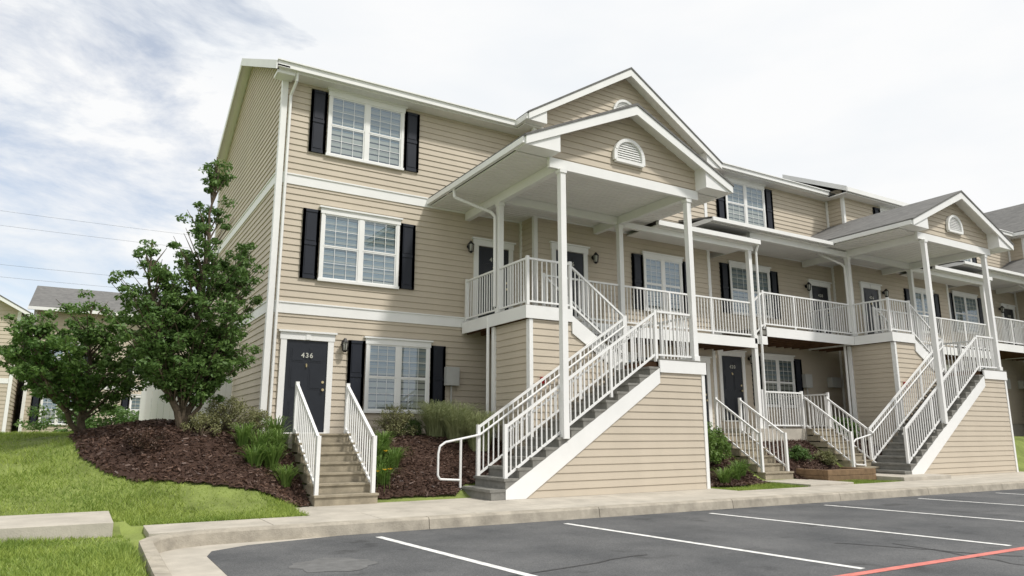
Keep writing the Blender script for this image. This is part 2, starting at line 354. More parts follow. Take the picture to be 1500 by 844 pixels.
# ------------------------------------------------------------ apartment building
YW=16.0; YB=15.3
A=Obj('apartment_building')
ZG=-1.19
def module(k,ox,oz):
    A.o=(ox,0,oz); zg=ZG-oz
    sd=A.p('siding','siding'); t=A.p('trim','trim'); rf=A.p('roof','roof'); ce=A.p('soffits','ceil'); rl=A.p('railings','rail')
    tr=A.p('stair_treads','tread'); wd=A.p('deck_joists','wood'); co=A.p('foundation','conc'); wc=A.p('wall_core','siding')
    xl=3.35 if k==0 else 2.75
    zb=-.35
    sd.siding((0,YW,0),(1,0,0),(0,-1,0),[(xl,zb),(9.85,zb),(9.85,8.2),(xl,8.2)])
    co.box(xl+.02,9.85,YW+.02,YW+.2,zg-.3,zb+.1)
    wc.box(xl+.05,9.9,YW+.03,24.9,zg,8.15)
    wc.box(9.9,16.2,YB+.05,24.9,zg,8.15)
    if k!=1:
        sd.siding((0,YB,0),(1,0,0),(0,-1,0),[(9.85,zg),(16.25,zg),(16.25,8.58),(13.05,10.56),(9.85,8.58)])
    else:
        sd.siding((0,YB,0),(1,0,0),(0,-1,0),[(9.85,zg),(16.25,zg),(16.25,8.2),(9.85,8.2)])
    sd.siding((9.85,0,0),(0,1,0),(-1,0,0),[(YB,zg),(YW,zg),(YW,8.5),(YB,8.5)])
    sd.siding((16.25,0,0),(0,1,0),(1,0,0),[(YB,zg),(YW,zg),(YW,8.5),(YB,8.5)])
    t.box(9.815,9.93,YB-.03,YB+.07,zg,8.16); t.box(16.17,16.285,YB-.03,YB+.07,zg,8.16)
    t.box(9.80,9.849,YW-.09,YW-.021,-.3,8.16)
    for z0,z1 in((2.62,2.85),(5.62,5.84)):
        t.box(xl+.1 if k==0 else xl,9.80,YW-.035,YW,z0,z1); t.box(xl+.1 if k==0 else xl,9.80,YW-.055,YW,z1,z1+.03)
        if z0>5: t.box(9.93,16.17,YB-.035,YB,z0,z1)
    window(A,5.38,6.52,8.0,1.94,YW,blind=.6)
    window(A,5.35,3.48,5.03,1.94,YW,blind=1.0 if k==0 else .6)
    window(A,6.4,.52,2.05,1.62,YW,blind=.45)
    door(A,4.23,0.0,YW,['436','420','404'][k]); lantern(A,5.05,YW-.03,2.0)
    door(A,8.99,2.78,YW,'428'); lantern(A,8.25,YW-.03,4.75)
    door(A,10.95,2.78,YB,'426'); lantern(A,11.75,YB-.03,4.75)
    window(A,14.3,3.48,5.0,1.5,YB,blind=.7)
    window(A,12.4,.5,2.03,1.5,YB)
    door(A,15.4,0.0,YB,'432')
    if k: window(A,13.05,6.52,8.0,1.94,YB)
    x0=3.08 if k==0 else 2.77
    x1=16.4
    rf.yz([(15.56,8.36),(20.5,10.78),(25.4,8.36),(25.4,8.28),(20.5,10.66),(15.56,8.26)],x0,x1)
    ce.box(x0+.05,x1,15.601,YW-.01,8.165,8.2)
    xe=9.39
    t.box(x0,xe,15.5,15.6,8.2,8.34); t.box(x0-.01,xe,15.46,15.62,8.34,8.37)
    if k==0:
        for ya,yb,za,zb2 in((15.5,20.5,8.27,10.72),(25.4,20.5,8.27,10.72)):
            t.yz([(ya,za-.15),(yb,zb2-.17),(yb,zb2+.06),(ya,za+.06)],x0-.035,x0-.012)
            ce.yz([(ya,za-.06),(yb,zb2-.06),(yb,zb2-.02),(ya,za-.02)],x0,3.35)
        sd.siding((3.35,0,0),(0,1,0),(-1,0,0),[(YW,-.4),(25,-.4),(25,8.4),(20.5,10.6),(YW,8.4)])
        t.box(3.31,3.44,YW-.04,YW-.001,-.4,8.165); t.box(3.31,3.349,YW,YW+.11,-.4,8.165); t.box(3.31,3.349,24.9,25.02,-.4,8.165)
        for z0,z1 in((2.62,2.85),(5.62,5.84)):
            t.box(3.315,3.35,YW+.11,24.9,z0,z1); t.box(3.295,3.35,YW+.11,24.9,z1,z1+.03)
        co.box(3.36,3.4,YW+.1,25,-1.2,-.3)
        t.box(3.1,3.5,15.605,15.99,8.1,8.163)
        A.p('downspouts','trim').tube([(3.55,15.6,8.2),(3.55,15.65,8.0),(3.50,15.92,7.75),(3.50,15.92,-.1)],.035,6)
    if k!=1:
        gable_roof_y(A,13.05,3.6,8.37,10.62,14.9,20.5)
        vent(A,13.05,9.2,YB)
        for s in(-1,1):
            e=13.05+s*3.6
            t.box(e-.05,e+.05,14.94,15.59,8.2,8.355)
            t.xz([(e+s*.0,8.19),(13.05+s*3.0,8.19),(13.05+s*3.0,8.66),(e,8.34)],14.945,YB-.021)
        ce.box(9.5,16.6,15.2,15.6,8.155,8.188)
    else:
        rf.yz([(14.9,8.36),(17.5,9.65),(17.5,9.5),(14.9,8.26)],9.5,16.6)
        t.yz([(14.83,8.2),(17.5,9.5),(17.5,9.68),(14.83,8.385)],9.46,9.495)
        t.box(9.5,16.6,14.82,14.899,8.2,8.36); ce.box(9.5,16.58,14.9,15.6,8.155,8.19)
    # canopy
    cx=10.03; xe0,xe1=7.1,12.96
    gable_roof_y(A,cx,2.93,5.84,7.2,11.3,15.95,board=.2)
    ce.box(xe0+.05,xe1-.05,11.76,15.97,5.66,5.69)
    yy=11.9
    while yy<15.9:
        ce.box(xe0+.1,xe1-.1,yy,yy+.012,5.652,5.661); yy+=.14
    for e,s in((xe0,-1),(xe1,1)):
        t.box(e-.06 if s<0 else e-.02,e+.02 if s<0 else e+.06,11.345,15.97,5.69,5.815)
        a,b=(e,e+.85) if s<0 else (e-.85,e)
        zz=5.8+.42
        if s<0: t.xz([(a,5.67),(b,5.67),(b,zz-.03),(a,5.8)],11.34,11.74)
        else: t.xz([(a,5.67),(b,5.67),(b,5.8),(a,zz-.03)],11.34,11.74)
    sd.siding((0,11.7,0),(1,0,0),(0,-1,0),[(7.95,5.67),(12.11,5.67),(12.11,6.2),(cx,7.15),(7.95,6.2)])
    wc.xz([(7.95,5.69),(12.11,5.69),(12.11,6.1),(cx,7.05),(7.95,6.1)],11.745,11.8)
    t.box(7.9,12.16,11.67,11.755,5.45,5.668)
    vent(A,cx,5.95,11.68)
    for x in(8.2,11.85):
        t.box(x-.07,x+.07,11.795,15.27 if x>9 else 15.97,5.44,5.655)
    t.box(8.275,11.775,14.2,14.32,5.45,5.653)
    stz=1.6
    r_n=round((stz-zg)/.186); rr=(stz-zg)/r_n; run=.3; xs=10.75-(r_n-1)*run
    def zl(x): return zg+rr+(x-xs)/run*rr
    pz=zl(8.2)-.12
    for x,y,zb_ in((8.2,11.68,pz),(11.87,11.76,1.6),(8.2,14.26,2.75),(11.87,14.26,2.75)):
        t.box(x-.065,x+.065,y-.065,y+.065,zb_,5.45)
        t.box(x-.085,x+.085,y-.085,y+.085,5.36,5.438)
        if zb_>0: t.box(x-.085,x+.085,y-.085,y+.085,zb_+.001,zb_+.12)
    t.box(8.135,8.265,14.41,14.53,zg,2.44)
    t.box(11.8,11.94,14.25,14.37,zg,2.44)
    y0,y1=11.70,12.88
    for i in range(r_n):
        xa=xs+i*run; top=zg+(i+1)*rr
        if i<r_n-1:
            tr.box(xa-.03,xa+run-.001,y0-.03,y1,top-.05,top)
            tr.box(xa,xa+run-.002,y0-.02,y1-.02,top-rr,top-.05)
    dz=.30
    t.xz([(xs+.3,zg+rr*0.9),(10.715,stz-rr*1.13),(10.715,stz-rr*1.13-dz-.02),(xs+.3+dz*run/rr*.9,zg),(xs+.3,zg)],y0-.037,y0-.001)
    sd.siding((0,y0+.0,0),(1,0,0),(0,-1,0),[(xs+.75,zg),(12.03,zg),(12.03,1.33),(10.85,1.33)],off=.017)
    wc.xz([(xs+.8,zg),(12.02,zg),(12.02,1.4),(10.85,1.33)],y0+.01,y0+.08)
    t.box(10.72,12.10,y0-.05,y0-.002,1.30,1.57); t.box(12.033,12.09,y0,14.15,1.30,1.57)
    t.box(11.97,12.06,y0-.03,y0-.003,zg,1.30); t.box(12.033,12.06,y0,y0+.09,zg,1.30)
    sd.siding((12.03,0,0),(0,1,0),(1,0,0),[(y0+.09,zg),(14.05,zg),(14.05,1.3),(y0+.09,1.3)])
    tr.box(10.72,12.105,y0-.055,14.12,1.571,1.6)
    wd.box(10.75,12.0,y0+.1,14.04,1.4,1.56)
    n2=6; rr2=(2.75-stz)/n2; xt=9.3
    for i in range(n2):
        top=2.75-(i)*rr2
        if i>0:
            xa=xt+(i-1)*.29
            tr.box(xa,xa+.29+.03,12.945,14.1,top-.05,top); tr.box(xa+.001,xa+.288,12.955,14.09,top-rr2-.1,top-.05)
    t.xz([(9.305,2.6),(9.305,2.2),(10.75,1.3),(10.95,1.57)],12.905,12.94)
    sd.siding((0,12.95,0),(1,0,0),(0,-1,0),[(8.2,zg),(12.0,zg),(12.0,1.3),(10.7,1.3),(9.3,2.2),(9.3,2.44),(8.2,2.44)],off=.017)
    wc.box(8.23,9.28,12.97,14.38,zg,2.42)
    wc.box(9.28,11.9,12.97,13.2,zg,1.3)
    sd.siding((8.2,0,0),(0,1,0),(-1,0,0),[(12.95,zg),(14.4,zg),(14.4,2.44),(12.95,2.44)],off=.017)
    t.box(8.17,8.26,12.915,12.948,zg,2.44); t.box(8.165,8.198,12.95,13.04,zg,2.44)
    xr=16.9
    xw=3.85 if k else 8.1
    def deck(a,b,c,d):
        tr.box(a,b,c+.001,d,2.70,2.75)
        t.box(a,b,c-.03,c,2.45,2.735)
        wd.box(a+.03,b-.03,c+.03,d,2.60,2.69)
        yy=a+.1
        while yy<b-.1:
            wd.box(yy,yy+.04,c+.03,d-.02,2.44,2.6); yy+=.4
    deck(8.1,9.3,12.92,YW-.06)
    t.box(8.07,8.099,12.89,YW-.06,2.45,2.735)
    deck(9.301,xr,14.22,YB-.03)
    t.box(9.302,9.33,12.941,14.185,2.3,2.69)
    if k:
        deck(xw,8.05,14.22,YW-.06)
        tr.box(3.35,3.62,14.225,YW-.6,2.37,2.5); tr.box(3.621,3.845,14.225,YW-.6,2.5,2.63)
        t.box(3.3,3.845,14.19,14.22,2.2,2.448)
        railing(rl,(xw,14.28,2.75),(8.1,14.28,2.75),post0=True,post1=False)
        railing(rl,(3.35,14.28,2.37),(xw,14.28,2.75),post0=False,post1=False)
    xa=xs+.35
    railing(rl,(xa,11.77,zl(xa)-.1),(10.72,11.77,1.62),h=1.0)
    railing(rl,(10.78,11.77,1.6),(11.78,11.77,1.6),post0=False,post1=False); railing(rl,(12.0,11.85,1.6),(12.0,14.05,1.6),post0=False)
    railing(rl,(xa,12.84,zl(xa)-.1),(10.72,12.84,1.62),h=1.0)
    railing(rl,(9.34,12.99,2.75),(10.9,12.995,1.68),h=1.0,post0=False)
    railing(rl,(8.17,12.99,2.75),(9.32,12.99,2.75)); railing(rl,(8.17,13.03,2.75),(8.17,14.18,2.75),post0=False,post1=False); railing(rl,(8.17,14.35,2.75),(8.17,15.9,2.75),post0=False)
    railing(rl,(9.45,14.28,2.75),(11.78,14.28,2.75),post1=False); railing(rl,(11.96,14.28,2.75),(16.77,14.28,2.75),post0=False,post1=False)
    railing(rl,(11.0,14.06,1.62),(9.45,14.14,2.75),h=.95)
    hp=A.p('pipe_handrails','rail')
    hb=zl(xa)-.1
    hp.tube([(10.7,12.78,2.45),(xa,12.78,hb+.86),(xa-.75,12.78,hb+.72),(xa-.87,12.78,hb+.64),(xa-.9,12.78,hb+.5),(xa-.9,12.78,zg+.4),(xa-.85,12.78,zg+.33),(xa-.4,12.78,zg+.3)],.022)
    hp.tube([(xa-.42,12.78,zg),(xa-.42,12.78,hb+.78)],.026)
    hp.tube([(10.7,11.85,2.45),(xa,11.85,hb+.86)],.02)
    rr0=(12.99,17.05)
    ce.box(rr0[0],rr0[1]-.05,14.06,YB-.02,5.55,5.58)
    rf.yz([(13.98,5.72),(YB+.6,6.02),(YB+.6,5.95),(13.98,5.66)],rr0[0],rr0[1])
    t.box(rr0[0],rr0[1],13.94,14.05,5.56,5.69); t.box(rr0[1]-.03,rr0[1]+.02,14.051,YW-.05,5.55,5.725)
    t.box(12.0,17.0,14.2,14.32,5.40,5.548)
    t.box(16.78,16.91,14.2,14.33,-1.3-oz,5.395)
    if k:
        a=1.55
        rf.yz([(13.95,5.74),(YW,6.1),(YW,6.03),(13.95,5.68)],a,7.03)
        ce.box(a+.03,7.03,14.05,YW-.03,5.60,5.63)
        t.box(a,7.03,13.9,14.02,5.62,5.73); t.box(a,a+.03,14.021,YB-.03,5.6,5.73)
        t.box(3.4,8.13,14.2,14.32,5.42,5.598)
    ds=A.p('downspouts','trim')
    ds.tube([(7.12,14.6,5.72),(7.15,14.6,5.5),(8.0,14.35,5.2),(8.08,14.3,5.1),(8.08,14.3,2.9)],.038,6)
    ds.tube([(8.05,14.55,2.7),(8.05,14.55,-.6)],.038,6)
    ds.tube([(17.02,14.0,5.6),(17.02,14.12,5.35),(17.0,14.15,-1.0-oz)],.035,6)
    u=A.p('utility_boxes','grey')
    u.box(7.6,7.95,YW-.2,YW-.02,1.15,1.6); u.box(9.0+.0,9.5,YW-.22,YW-.02,1.2,1.55)
    u.cone((7.78,YW-.1,1.15),(7.78,YW-.1,-.2),.02,.02)
    A.p('fire_alarm','red').box(8.45,8.57,12.87,12.93,1.05,1.19)
    A.o=(0,0,0)
module(0,0,0); module(1,13.5,.38); module(2,27.0,.76)
pc=A.p('porch_slabs','conc')
pc.box(3.45,4.75,13.98,15.99,-1.0,-.003)
pc.box(14.4,16.2,14.12,15.29,-1.3,-.003)
pc.box(16.4,20.1,14.12,15.99,-1.3,.137)
rl=A.p('railings','rail')
railing(rl,(16.95,14.2,.14),(18.7,14.2,.14)); 
railing(rl,(19.95,14.2,.14),(19.95,15.9,.14))
A.done()
entry_steps(3.52,4.62,12.28,ZG,-.0,7,.25)
entry_steps(14.9,15.95,12.55,-1.15,-.0,6,.26)
entry_steps(18.7,19.85,12.6,-1.1,.14,7,.22)

# ------------------------------------------------------------ ground
def sm(t): 
    t=np.clip(t,0,1); return t*t*(3-2*t)
def kerb_y(x): return 9.95-.035*(x-1.5)
def H(x,y):
    x=np.asarray(x,float);y=np.asarray(y,float)
    L=4.0+5.0*(1-sm((x+4)/5.5))
    h=-1.2+1.15*sm((y-11.1)/L)
    h2=-1.23+1.1*sm((y-12.15)/2.5)
    w=sm((x-2.5)/.9); h=h*(1-w)+h2*w
    h=h+.28*np.exp(-(((x-1.3)/1.2)**2+((y-14.4)/1.3)**2))
    h=h+.02*np.sin(x*1.9+1)*np.sin(y*1.3)*sm((y-11)/2)
    lw=sm((.75-x)/.1)*sm((12-y)/1.0); h=h*(1-lw)+(-1.13-.09*sm((10.6-y)/.5))*lw
    inlot=(x>.72)&(y<kerb_y(x)+.08)
    h=np.where(inlot,-1.5,h)
    und=(x>.6)&(y<10.9)&(~inlot); h=np.where(und,-1.27,h)
    far=sm((np.hypot(x,y)-60)/200); h=h*(1-far)+(-.6)*far
    h=np.where((y<-30)|((x>60)&(y<10)),-1.5,h)
    return h
xs_=np.concatenate([-np.geomspace(600,12,22),np.arange(-11.8,.5,.2),np.arange(.5,1.1,.04),np.arange(1.2,22,.2),np.geomspace(22.4,700,26)])
ys_=np.concatenate([-np.geomspace(600,5,14),np.arange(-4,8.8,.8),np.arange(8.8,11.2,.07),np.arange(11.2,20,.18),np.geomspace(20.4,800,26)])
X,Y=np.meshgrid(xs_,ys_); Z=H(X,Y)
V=np.stack([X,Y,Z],-1).reshape(-1,3); nx=len(xs_);ny=len(ys_)
I=np.arange((ny-1)*(nx)).reshape(ny-1,nx)[:,:-1].ravel()
F=np.stack([I,I+1,I+nx+1,I+nx],-1)
g=npmesh('ground',V,F,'ground')
for p in g.data.polygons: p.use_smooth=True
pk=newpart('asphalt')
zl_=-1.35
pts=[(1.4,-60),(140,-60),(140,kerb_y(60)-1.5),(60,kerb_y(60)),(3.4,kerb_y(3.4)+.01),(1.95,9.62),(1.5,9.35),(1.4,9.0)]
pk.extr([(a,b,zl_) for a,b in pts],(0,0,-.1)); single('parking_lot',pk)
gt=newpart('conc')
gt.extr([(a,b,zl_-.004) for a,b in [(.8,-60),(2.6,-60),(2.6,9.2),(4.2,9.2),(4.2,kerb_y(4.2)+.02),(1.4,kerb_y(1.4)+.02),(.8,9.9)]],(0,0,-.08)); single('gutter_pan',gt)
kb=Obj('kerb'); kc=kb.p('kerb_stones','kerb')
path=[(.77,-60),(.77,-20)]+[(.77,y) for y in np.arange(-17,9.1,3.02)]+[(.80,9.35),(.9,9.62),(1.1,9.84),(1.5,9.99)]
cxx=4.5
while cxx<60: path.append((cxx,kerb_y(cxx)+.075)); cxx+=3.0
w=.075
for a,b in zip(path[:-1],path[1:]):
    d=Vector((b[0]-a[0],b[1]-a[1],0)); L=d.length; d/=L; n=Vector((-d.y,d.x,0)); gap=.006 if L>1 else -.01
    p=Vector((a[0],a[1],0))+d*gap; q=Vector((b[0],b[1],0))-d*gap
    prof=[(-w-.03,-1.42),(-w,-1.215),(-w+.02,-1.19),(w,-1.183),(w,-1.42)]
    vs=[]
    for c in(p,q):
        for o,z in prof: vs.append((c.x+n.x*o,c.y+n.y*o,z))
    kc.add(vs,[(0,1,2,3,4),(9,8,7,6,5)]+[(i,i+5,(i+1)%5+5,(i+1)%5) for i in range(5)])
kb.done()
sw=Obj('sidewalk'); sc=sw.p('slabs','conc')
x=.88
while x<56:
    a,b=x,x+1.5
    ya,yb=kerb_y(a)+.152,kerb_y(b)+.152
    if a<1.0: ya=10.1
    sc.extr([(a+.004,ya,-1.195),(b-.004,yb,-1.195),(b-.004,11.02,-1.195),(a+.004,11.02,-1.195)],(0,0,-.1))
    x+=1.5
sc.box(3.1,6.9,11.03,12.5,-1.30,-1.193); sc.box(6.905,12.2,11.03,12.9,-1.30,-1.193)
sc.box(14.6,16.2,11.03,12.6,-1.3,-1.15); sc.box(18.3,20.5,11.03,12.8,-1.3,-1.1); sc.box(20.505,26,11.03,12.9,-1.3,-1.193)
x=.5
while x>-20:
    sc.box(x-1.5+.005,x-.005,10.15,11.65,-1.32,-1.045); x-=1.5
sw.done(bevel=.008)
def stripe(p,q,w,m,name,z=-1.346):
    P=newpart(m); p=Vector((*p,0));q=Vector((*q,0)); d=(q-p).normalized(); n=Vector((-d.y,d.x,0))*w/2
    P.quad(*[(v.x,v.y,z) for v in(p-n,q-n,q+n,p+n)]); single(name,P)
for i in range(8):
    xa=3.59+2.96*i
    stripe((xa,kerb_y(xa)-.42),(xa+.45,4.75),.1,'line','parking_line')
stripe((6.0,4.62),(40,4.2),.11,'redline','fire_lane_line')
pa=newpart('patch'); N=26
pa.add([(2.45+(.42+.05*math.sin(i*2.1)+.03*math.sin(i*5.3))*math.cos(2*math.pi*i/N),7.75+(.42+.05*math.sin(i*1.3))*math.sin(2*math.pi*i/N),-1.3465) for i in range(N)],[tuple(range(N))])
single('asphalt_patch',pa)
tp_=newpart('tar')
for (sx,sy,dx,dy,n_) in ((8.3,6.0,.10,-.16,12),(8.9,5.6,-.04,-.2,8),(3.0,6.2,.3,.02,10)):
    c=Vector((sx,sy,0)); pr=None
    for i in range(n_):
        d=Vector((dx+random.gauss(0,.05),dy+random.gauss(0,.05),0)); nn=Vector((-d.y,d.x,0)).normalized()*.018
        q=(c-nn,c+nn)
        if pr: tp_.quad(*[(v.x,v.y,-1.3468) for v in(pr[0],q[0],q[1],pr[1])])
        pr=q; c=c+d
single('crack_sealant',tp_)

# ------------------------------------------------------------ mulch
beds=[[(0.45,13.2),(0.9,12.75),(1.8,12.55),(2.6,12.35),(3.3,12.25),(3.5,12.4),(3.5,16),(3.3,16.2),(3.3,17.6),(0.6,17.0),(-0.1,15.3),(0.1,13.9)],
      [(4.64,12.5),(6.2,12.5),(6.6,12.9),(8.2,12.95),(8.2,16),(4.7,16)],
      [(12.1,12.1),(14.55,12.0),(14.85,14.2),(12.1,14.3)],
      [(16.0,12.2),(18.2,12.1),(18.65,14.2),(16.0,14.2)],[(19.9,12.9),(21.6,12.9),(21.6,16),(19.9,16)]]
def inpoly(px,py,poly):
    c=np.zeros(px.shape,bool); n=len(poly)
    for i in range(n):
        x1,y1=poly[i];x2,y2=poly[(i+1)%n]
        if y1==y2: continue
        cond=((y1>py)!=(y2>py))&(px<(x2-x1)*(py-y1)/(y2-y1)+x1); c^=cond
    return c
for bi,poly in enumerate(beds):
    a=np.array(poly); s=.06
    gx=np.arange(a[:,0].min(),a[:,0].max()+s,s); gy=np.arange(a[:,1].min(),a[:,1].max()+s,s)
    X,Y=np.meshgrid(gx,gy); Z=H(X,Y)+.045+.012*rng.standard_normal(X.shape)
    V=np.stack([X,Y,Z],-1).reshape(-1,3); nx=len(gx)
    I=(np.arange(len(gy)-1)[:,None]*nx+np.arange(nx-1)[None]).ravel()
    F=np.stack([I,I+1,I+nx+1,I+nx],-1)
    cen=V[F].mean(1); F=F[inpoly(cen[:,0],cen[:,1],poly)]
    mb=npmesh('mulch_bed',V,F,'mulch')
    area=len(F)*s*s; n=int(area*900)
    idx=rng.integers(0,len(F),n); c=V[F].mean(1)[idx]+np.c_[rng.uniform(-.05,.05,(n,2)),rng.uniform(-.01,.03,n)]
    d=rng.standard_normal((n,3)); d[:,2]*=.35; d/=np.linalg.norm(d,axis=1)[:,None]
    e=np.cross(d,rng.standard_normal((n,3))); e/=np.linalg.norm(e,axis=1)[:,None]
    l=rng.uniform(.015,.045,n)[:,None]; ww=rng.uniform(.006,.013,n)[:,None]
    Vc=np.stack([c-d*l-e*ww,c+d*l-e*ww,c+d*l+e*ww,c-d*l+e*ww],1).reshape(-1,3)
    npmesh('mulch_chips',Vc,np.arange(n*4).reshape(-1,4),'chip',mb)

# ------------------------------------------------------------ lawn blades
def lawn(n,x0,x1,y0,y1,name,hs=(.035,.08),power=1.0,parent=None):
    x=rng.uniform(x0,x1,n); y=y0+(y1-y0)*rng.uniform(0,1,n)**power
    bad=np.zeros(n,bool)
    for b in beds: bad|=inpoly(x,y,b)
    bad|=(x<.5)&(y>10.15)&(y<11.65)
    bad|=(x>.68)&(y<11.03)
    bad|=(x>3.1)&(x<12.2)&(y<12.95)
    bad|=(x>3.3)&(x<12.2)
    bad|=(x<-1.7)&(x>-3.0)&(y>16)
    for a,b in((14.6,16.2),(18.3,20.5),(20.5,26)): bad|=(x>a)&(x<b)
    thin=(np.sin(x*1.7+2*np.sin(y*.9))*np.sin(y*2.1+x*.6)>.5)&(rng.uniform(0,1,n)<.65)
    bad|=thin
    x=x[~bad];y=y[~bad]; n=len(x); z=H(x,y)-.005
    h=rng.uniform(*hs,n)*(1+.5*np.sin(x*2.3)*np.sin(y*1.7)); a=rng.uniform(0,2*np.pi,n); wd=rng.uniform(.004,.008,n)
    b=np.c_[x,y,z]; s=np.c_[np.cos(a)*wd,np.sin(a)*wd,np.zeros(n)]
    le=rng.normal(0,.6,(n,2))*h[:,None]
    tip=b+np.c_[le,h]
    V=np.stack([b-s,b+s,tip],1).reshape(-1,3)
    return npmesh(name,V,np.arange(n*3).reshape(-1,3),'lawnblade',parent)
L=lawn(150000,-8,3.4,11,19,'lawn_grass',power=1.4)
lawn(40000,-2.5,.7,6.3,10.2,'lawn_grass_front',parent=L)
lawn(30000,12.2,20,11.03,12.4,'lawn_grass_right',parent=L)
lawn(50000,-25,2,18,45,'lawn_grass_back',hs=(.06,.12),parent=L)

# ------------------------------------------------------------ foliage helpers
def leaves(centers,radii,per,size,m,name,parent,flat=.6):
    C=np.repeat(centers,per,0); R=np.repeat(radii,per)[:,None]; n=len(C)
    p=rng.standard_normal((n,3)); p/=np.linalg.norm(p,axis=1)[:,None]; p*=rng.uniform(0.1,1,(n,1))**.6
    p[:,2]*=flat
    c=C+p*R
    nrm=p*0.5+rng.standard_normal((n,3))*.6+np.array([0,0,.7]); nrm/=np.linalg.norm(nrm,axis=1)[:,None]
    d=np.cross(nrm,rng.standard_normal((n,3))); d/=np.linalg.norm(d,axis=1)[:,None]; e=np.cross(nrm,d)
    s=(size*rng.uniform(.6,1.3,n))[:,None]
    V=np.stack([c-d*s,c-e*s*.5+nrm*s*.12,c+d*s,c+e*s*.5+nrm*s*.12],1).reshape(-1,3)
    return npmesh(name,V,np.arange(n*4).reshape(-1,4),m,parent)
def tree(base,stems,name='ornamental_tree',per=55,m='leafA'):
    T=Obj(name); b=T.p('trunk','bark'); base=Vector(base); cs=[];rs=[]
    for top,env,nc,r0 in stems:
        top=Vector(top); pts=[]
        n=9
        for i in range(n+1):
            t=i/n; p=base.lerp(top,t)+Vector((random.gauss(0,.03),random.gauss(0,.03),0))*(1 if 0<i<n else 0)
            k=math.sin(t*math.pi)*.18; p+=Vector(((top.x-base.x)*k,(top.y-base.y)*k,0))
            pts.append(p)
        for i in range(n): b.cone(pts[i],pts[i+1],r0*(1-i/n)+.008,r0*(1-(i+1)/n)+.008,8)
        tt=[e[0] for e in env]; rr=[e[1] for e in env]
        j=0
        while j<nc:
            t=random.uniform(tt[0],tt[-1]); R=float(np.interp(t,tt,rr))
            if random.random()>R/max(rr)+.18: continue
            i=min(n-1,int(t*n)); ax=pts[i].lerp(pts[i+1],t*n-i)
            a=random.uniform(0,2*math.pi); q=R*random.choice([.7,.85,1,1.1,1.35])
            end=ax+Vector((math.cos(a)*q,math.sin(a)*q,.1+q*.3))
            ti=max(0.06,t-.05-.12*q); i2=min(n-1,int(ti*n)); st=pts[i2].lerp(pts[i2+1],ti*n-i2)
            b.cone(st,st.lerp(end,.5),.018,.012,5); b.cone(st.lerp(end,.5),end,.012,.004,5)
            kk=max(2,int(q*6))
            for u in range(kk):
                f=(.3 if q>.3 else .5)+.7*(u+random.random())/kk
                c=st.lerp(end,min(1.05,f))+Vector((random.gauss(0,.06),random.gauss(0,.06),random.gauss(0,.05)))
                cs.append(tuple(c)); rs.append(random.uniform(.09,.19)); j+=1
    T.done()
    leaves(np.array(cs),np.array(rs),per,.042,m,'foliage',T.e)
zt=float(H(1.5,14.2))
tree((1.6,14.2,zt-.05),[((1.83,14.4,5.35),[(.12,.45),(.26,.8),(.42,.75),(.58,.5),(.75,.32),(.9,.17),(1,.06)],330,.065),
                   ((2.45,14.5,3.5),[(.2,.4),(.45,.62),(.75,.5),(1,.1)],150,.045),
                   ((2.3,14.3,2.0),[(.3,.4),(.6,.55),(1,.2)],60,.035),
                   ((.82,13.95,3.35),[(.25,.45),(.45,.66),(.7,.52),(.88,.3),(1,.1)],190,.055)])
tree((.1,15.8,float(H(.1,15.8))-.05),[((.05,15.9,2.55),[(.25,.9),(.4,1.3),(.6,1.1),(.8,.6),(1,.2)],330,.065),
                   ((-.9,15.3,1.9),[(.3,.5),(.5,.8),(.8,.5),(1,.15)],130,.045)],m='leafB')

def tuft(name,x,y,n,h,spread,m,w=.01,droop=.5,z=None):
    z=float(H(x,y)) if z is None else z
    V=[];F=[];segs=5
    for i in range(n):
        a=random.uniform(0,2*math.pi); r=random.uniform(0,spread*.25); L=h*random.uniform(.6,1.1); out=spread*random.uniform(.2,1)
        bx,by=x+math.cos(a)*r,y+math.sin(a)*r; a2=a+random.gauss(0,.4); ww=w*random.uniform(.6,1.2)
        k=len(V)
        for j in range(segs+1):
            t=j/segs; px=bx+math.cos(a2)*out*t**1.5; py=by+math.sin(a2)*out*t**1.5; pz=z+L*(t*1.25-droop*t**3)
            wj=ww*(1-t**2)+.0008; sx,sy=-math.sin(a2)*wj,math.cos(a2)*wj
            V+=[(px-sx,py-sy,pz),(px+sx,py+sy,pz)]
        for j in range(segs): F.append((k+2*j,k+2*j+1,k+2*j+3,k+2*j+2))
    return npmesh(name,np.array(V),np.array(F),m)
def shrub(name,x,y,r,h,m,n=40,size=.03,per=60):
    z=float(H(x,y)); S=Obj(name); b=S.p('stems','bark'); cs=[]
    for i in range(n):
        a=random.uniform(0,6.28); q=r*math.sqrt(random.random())*.85; zz=z+h*random.uniform(.2,.92)*(1-.35*(q/r)**2)
        c=(x+q*math.cos(a),y+q*math.sin(a),zz); cs.append(c); b.cone((x+random.gauss(0,.03),y+random.gauss(0,.03),z),c,.01,.003,4)
    S.done(); leaves(np.array(cs),np.full(n,.11),per,size,m,'foliage',S.e,flat=.9)
for (x,y,s) in [(3.0,13.3,.75),(3.2,13.0,.6),(2.85,13.6,.75),(3.2,13.75,.8),(2.7,13.2,.6),(2.6,13.8,.7),(3.25,14.2,.8)]:
    tuft('daylily',x,y,120,s*.9,.45,'lily',.011,.6)
for (x,y) in [(5.0,13.2),(5.1,13.6),(4.95,12.95),(5.3,13.9),(5.35,13.4)]:
    tuft('daylily',x,y,120,.55,.42,'lily',.011,.6)
for (x,y) in [(7.15,14.3),(7.5,13.9),(6.85,14.7)]:
    tuft('ornamental_grass',x,y,800,1.15,.85,'orn',.007,.62)
shrub('olive_shrub',2.4,14.6,.55,.7,'olive',60,.022); shrub('olive_shrub',1.9,14.0,.35,.4,'olive',25,.022)
